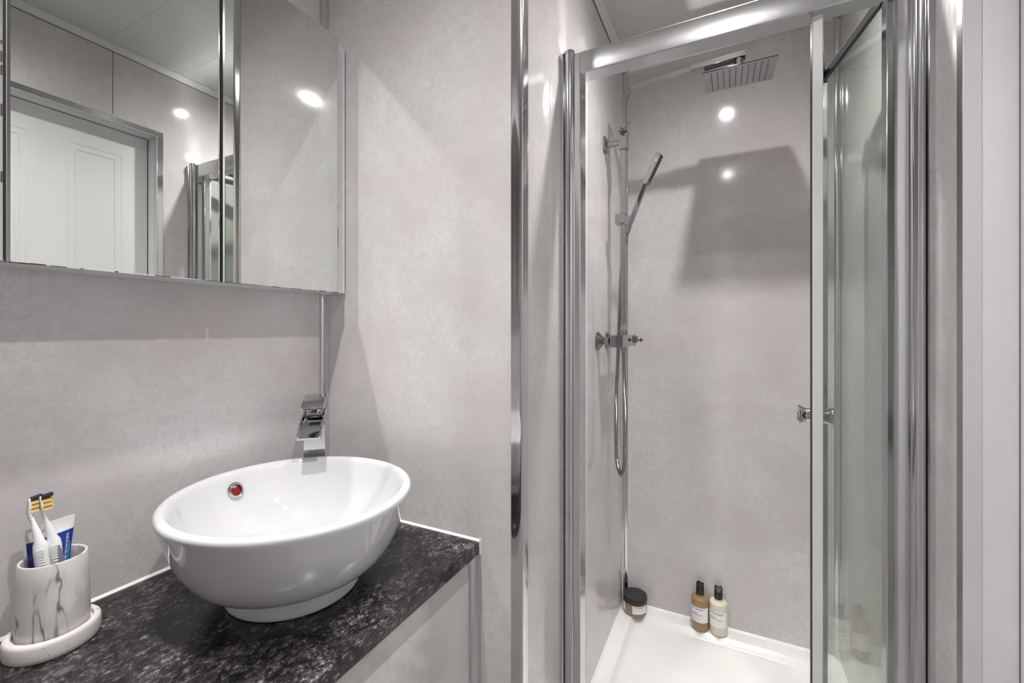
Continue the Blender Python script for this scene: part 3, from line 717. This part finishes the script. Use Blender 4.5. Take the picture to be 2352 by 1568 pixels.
# ------------------------------------------------------------------ toiletries on the tray rim
def facing(x, y): return math.atan2(-y, -x)
def label_patch(parent, r, a0, a1, z0, z1, ex=.0003):
    b = Bm(); n = 28
    A = [b.verts.new(((r+ex)*math.cos(a0+(a1-a0)*i/n), (r+ex)*math.sin(a0+(a1-a0)*i/n), z0)) for i in range(n+1)]
    C_ = [b.verts.new((v.co.x, v.co.y, z1)) for v in A]
    for i in range(n): b.faces.new((A[i], A[i+1], C_[i+1], C_[i]))
    return obj('label', b, 'label', parent)
def on_cyl(r, a0, z, sgn=1):
    return lambda x, y: Vector(((r+.0007)*math.cos(a0+x/r), (r+.0007)*math.sin(a0+x/r), z+y))
def bottle(x, y, m, label, lines, rot=0):
    fa = facing(x, y)
    o = thing('pump_bottle', label, 'bottle', (x, y, ZT+.0005), fa, 'pump bottles on the tray rim')
    r = .0318
    b = Bm(); lathe(b, [(0, .001), (.027, 0), (.0305, .002), (r, .006), (r, .108), (.0312, .114), (.0285, .1185), (.022, .1205), (.0165, .1215), (.0155, .124), (.0155, .128), (0, .128)], 56)
    obj('bottle_body', b, m, o, smooth=50)
    b = Bm(); lathe(b, [(0, .126), (.0142, .126), (.0146, .128), (.0146, .152), (.0140, .153), (.0140, .154), (0, .154)], 40)
    cp = obj('pump_collar', b, 'black', o, smooth=40)
    # actuator: cup with cut-away top and two horns
    b = Bm(); n = 40; t_ = []
    for i in range(n):
        a = 2*PI*i/n; c = math.cos(a+rot); zt_ = .170-.0135*max(0, c)**1.2-.004*(1 if abs(math.sin(a+rot)) < .35 and c < 0 else 0)
        if .55 < abs(math.sin(a+rot)) < .93 and c > 0: zt_ += .004
        t_.append((a, zt_))
    lo = [b.verts.new((.0138*math.cos(a), .0138*math.sin(a), .153)) for a, z in t_]; hi = [b.verts.new((.0138*math.cos(a), .0138*math.sin(a), z)) for a, z in t_]
    ih = [b.verts.new((.0120*math.cos(a), .0120*math.sin(a), z-.0005)) for a, z in t_]; il = [b.verts.new((.0118*math.cos(a), .0118*math.sin(a), min(z-.0030, .1640+(.0045*math.cos(a+rot+PI))))) for a, z in t_]
    for P_, Q_ in ((lo, hi), (hi, ih), (ih, il)):
        for i in range(n): b.faces.new((P_[i], P_[(i+1) % n], Q_[(i+1) % n], Q_[i]))
    b.faces.new(il)
    obj('pump_head', b, 'black', cp, smooth=40)
    lb = label_patch(o, r, -1.15-.1, 1.15-.1, .034, .090)
    text_obj('brand_name', 'THE RETREAT', .0068, on_cyl(r, -.98, .083), 'ink', lb, True, 1.15)
    z = .068
    for s_, sz, ink in lines:
        text_obj('small_print', s_, sz, on_cyl(r, -.98, z), ink, lb, sz > .0034); z -= .0052
    return o
bottle(-.0998, 1.826, 'amber', 'amber brown pump bottle with white label, left one of the pair on the tray rim', [('CLEANSING', .0040, 'ink'), ('HAND & BODY WASH', .0040, 'ink'), ('with natural essential oils and botanicals', .0026, 'inkgrey'), ('', .0026, 'inkgrey'), ('geranium + bergamot + cedar', .0026, 'inkgrey'), ('300ml e 10.1 fl oz', .0026, 'inkgrey')], .5)
bottle(-.0358, 1.826, 'cream', 'cream white pump bottle with white label, right one of the pair on the tray rim', [('HYDRATING', .0040, 'ink'), ('HAND & BODY LOTION', .0040, 'ink'), ('with natural essential oils and botanicals', .0026, 'inkgrey'), ('', .0026, 'inkgrey'), ('geranium + bergamot + cedar', .0026, 'inkgrey'), ('300ml e 10.1 fl oz', .0026, 'inkgrey')], 0)
jx, jy = -.342, 1.812
jr = thing('scrub_jar', 'round brown jar with black screw lid in the left rear corner of the tray rim', 'jar', (jx, jy, ZT+.0005), facing(jx, jy))
b = Bm(); lathe(b, [(0, .001), (.038, 0), (.043, .003), (.0455, .010), (.0460, .020), (.0460, .048), (.043, .051), (0, .051)], 64); obj('jar_body', b, 'jar', jr, smooth=50)
b = Bm(); lathe(b, [(0, .048), (.0468, .048), (.0472, .050), (.0472, .066), (.0455, .0695), (.042, .0702), (0, .0700)], 64); obj('lid', b, 'blacklid', jr, smooth=40)
lb = label_patch(jr, .0460, -.22, 1.15, .014, .0445)
text_obj('brand_name', 'THE RETREAT', .0064, on_cyl(.046, -.12, .0395), 'ink', lb, True, 1.1)
for i, s_ in enumerate(('REJUVENATING SALT SCRUB', 'exfoliate + polish', 'sea salt + botanicals')): text_obj('small_print', s_, .0034 if i == 0 else .0026, on_cyl(.046, -.12, .030-.005*i), 'ink' if i == 0 else 'inkgrey', lb)
label_patch(jr, .0460, -1.75, -1.0, .014, .0445)

# ------------------------------------------------------------------ recessed downlights
for i, (lx, ly) in enumerate(LIGHTS):
    t_ = thing('downlight', ('round recessed ceiling downlight above the shower opening', 'round recessed ceiling downlight above the middle of the washroom', 'round recessed ceiling downlight above the basin and mirror cabinet')[i], 'downlight', (lx, ly, ZC), 0, 'recessed ceiling downlights')
    b = Bm(); lathe(b, [(.020, .0035), (.021, -.001), (.030, -.0035), (.040, -.004), (.043, -.002), (.043, .0)], 48); obj('bezel', b, 'chrome', t_)
    b = Bm(); lathe(b, [(.0205, -.0012), (0, -.0012)], 32); obj('lens', b, 'lens', t_, smooth=0)
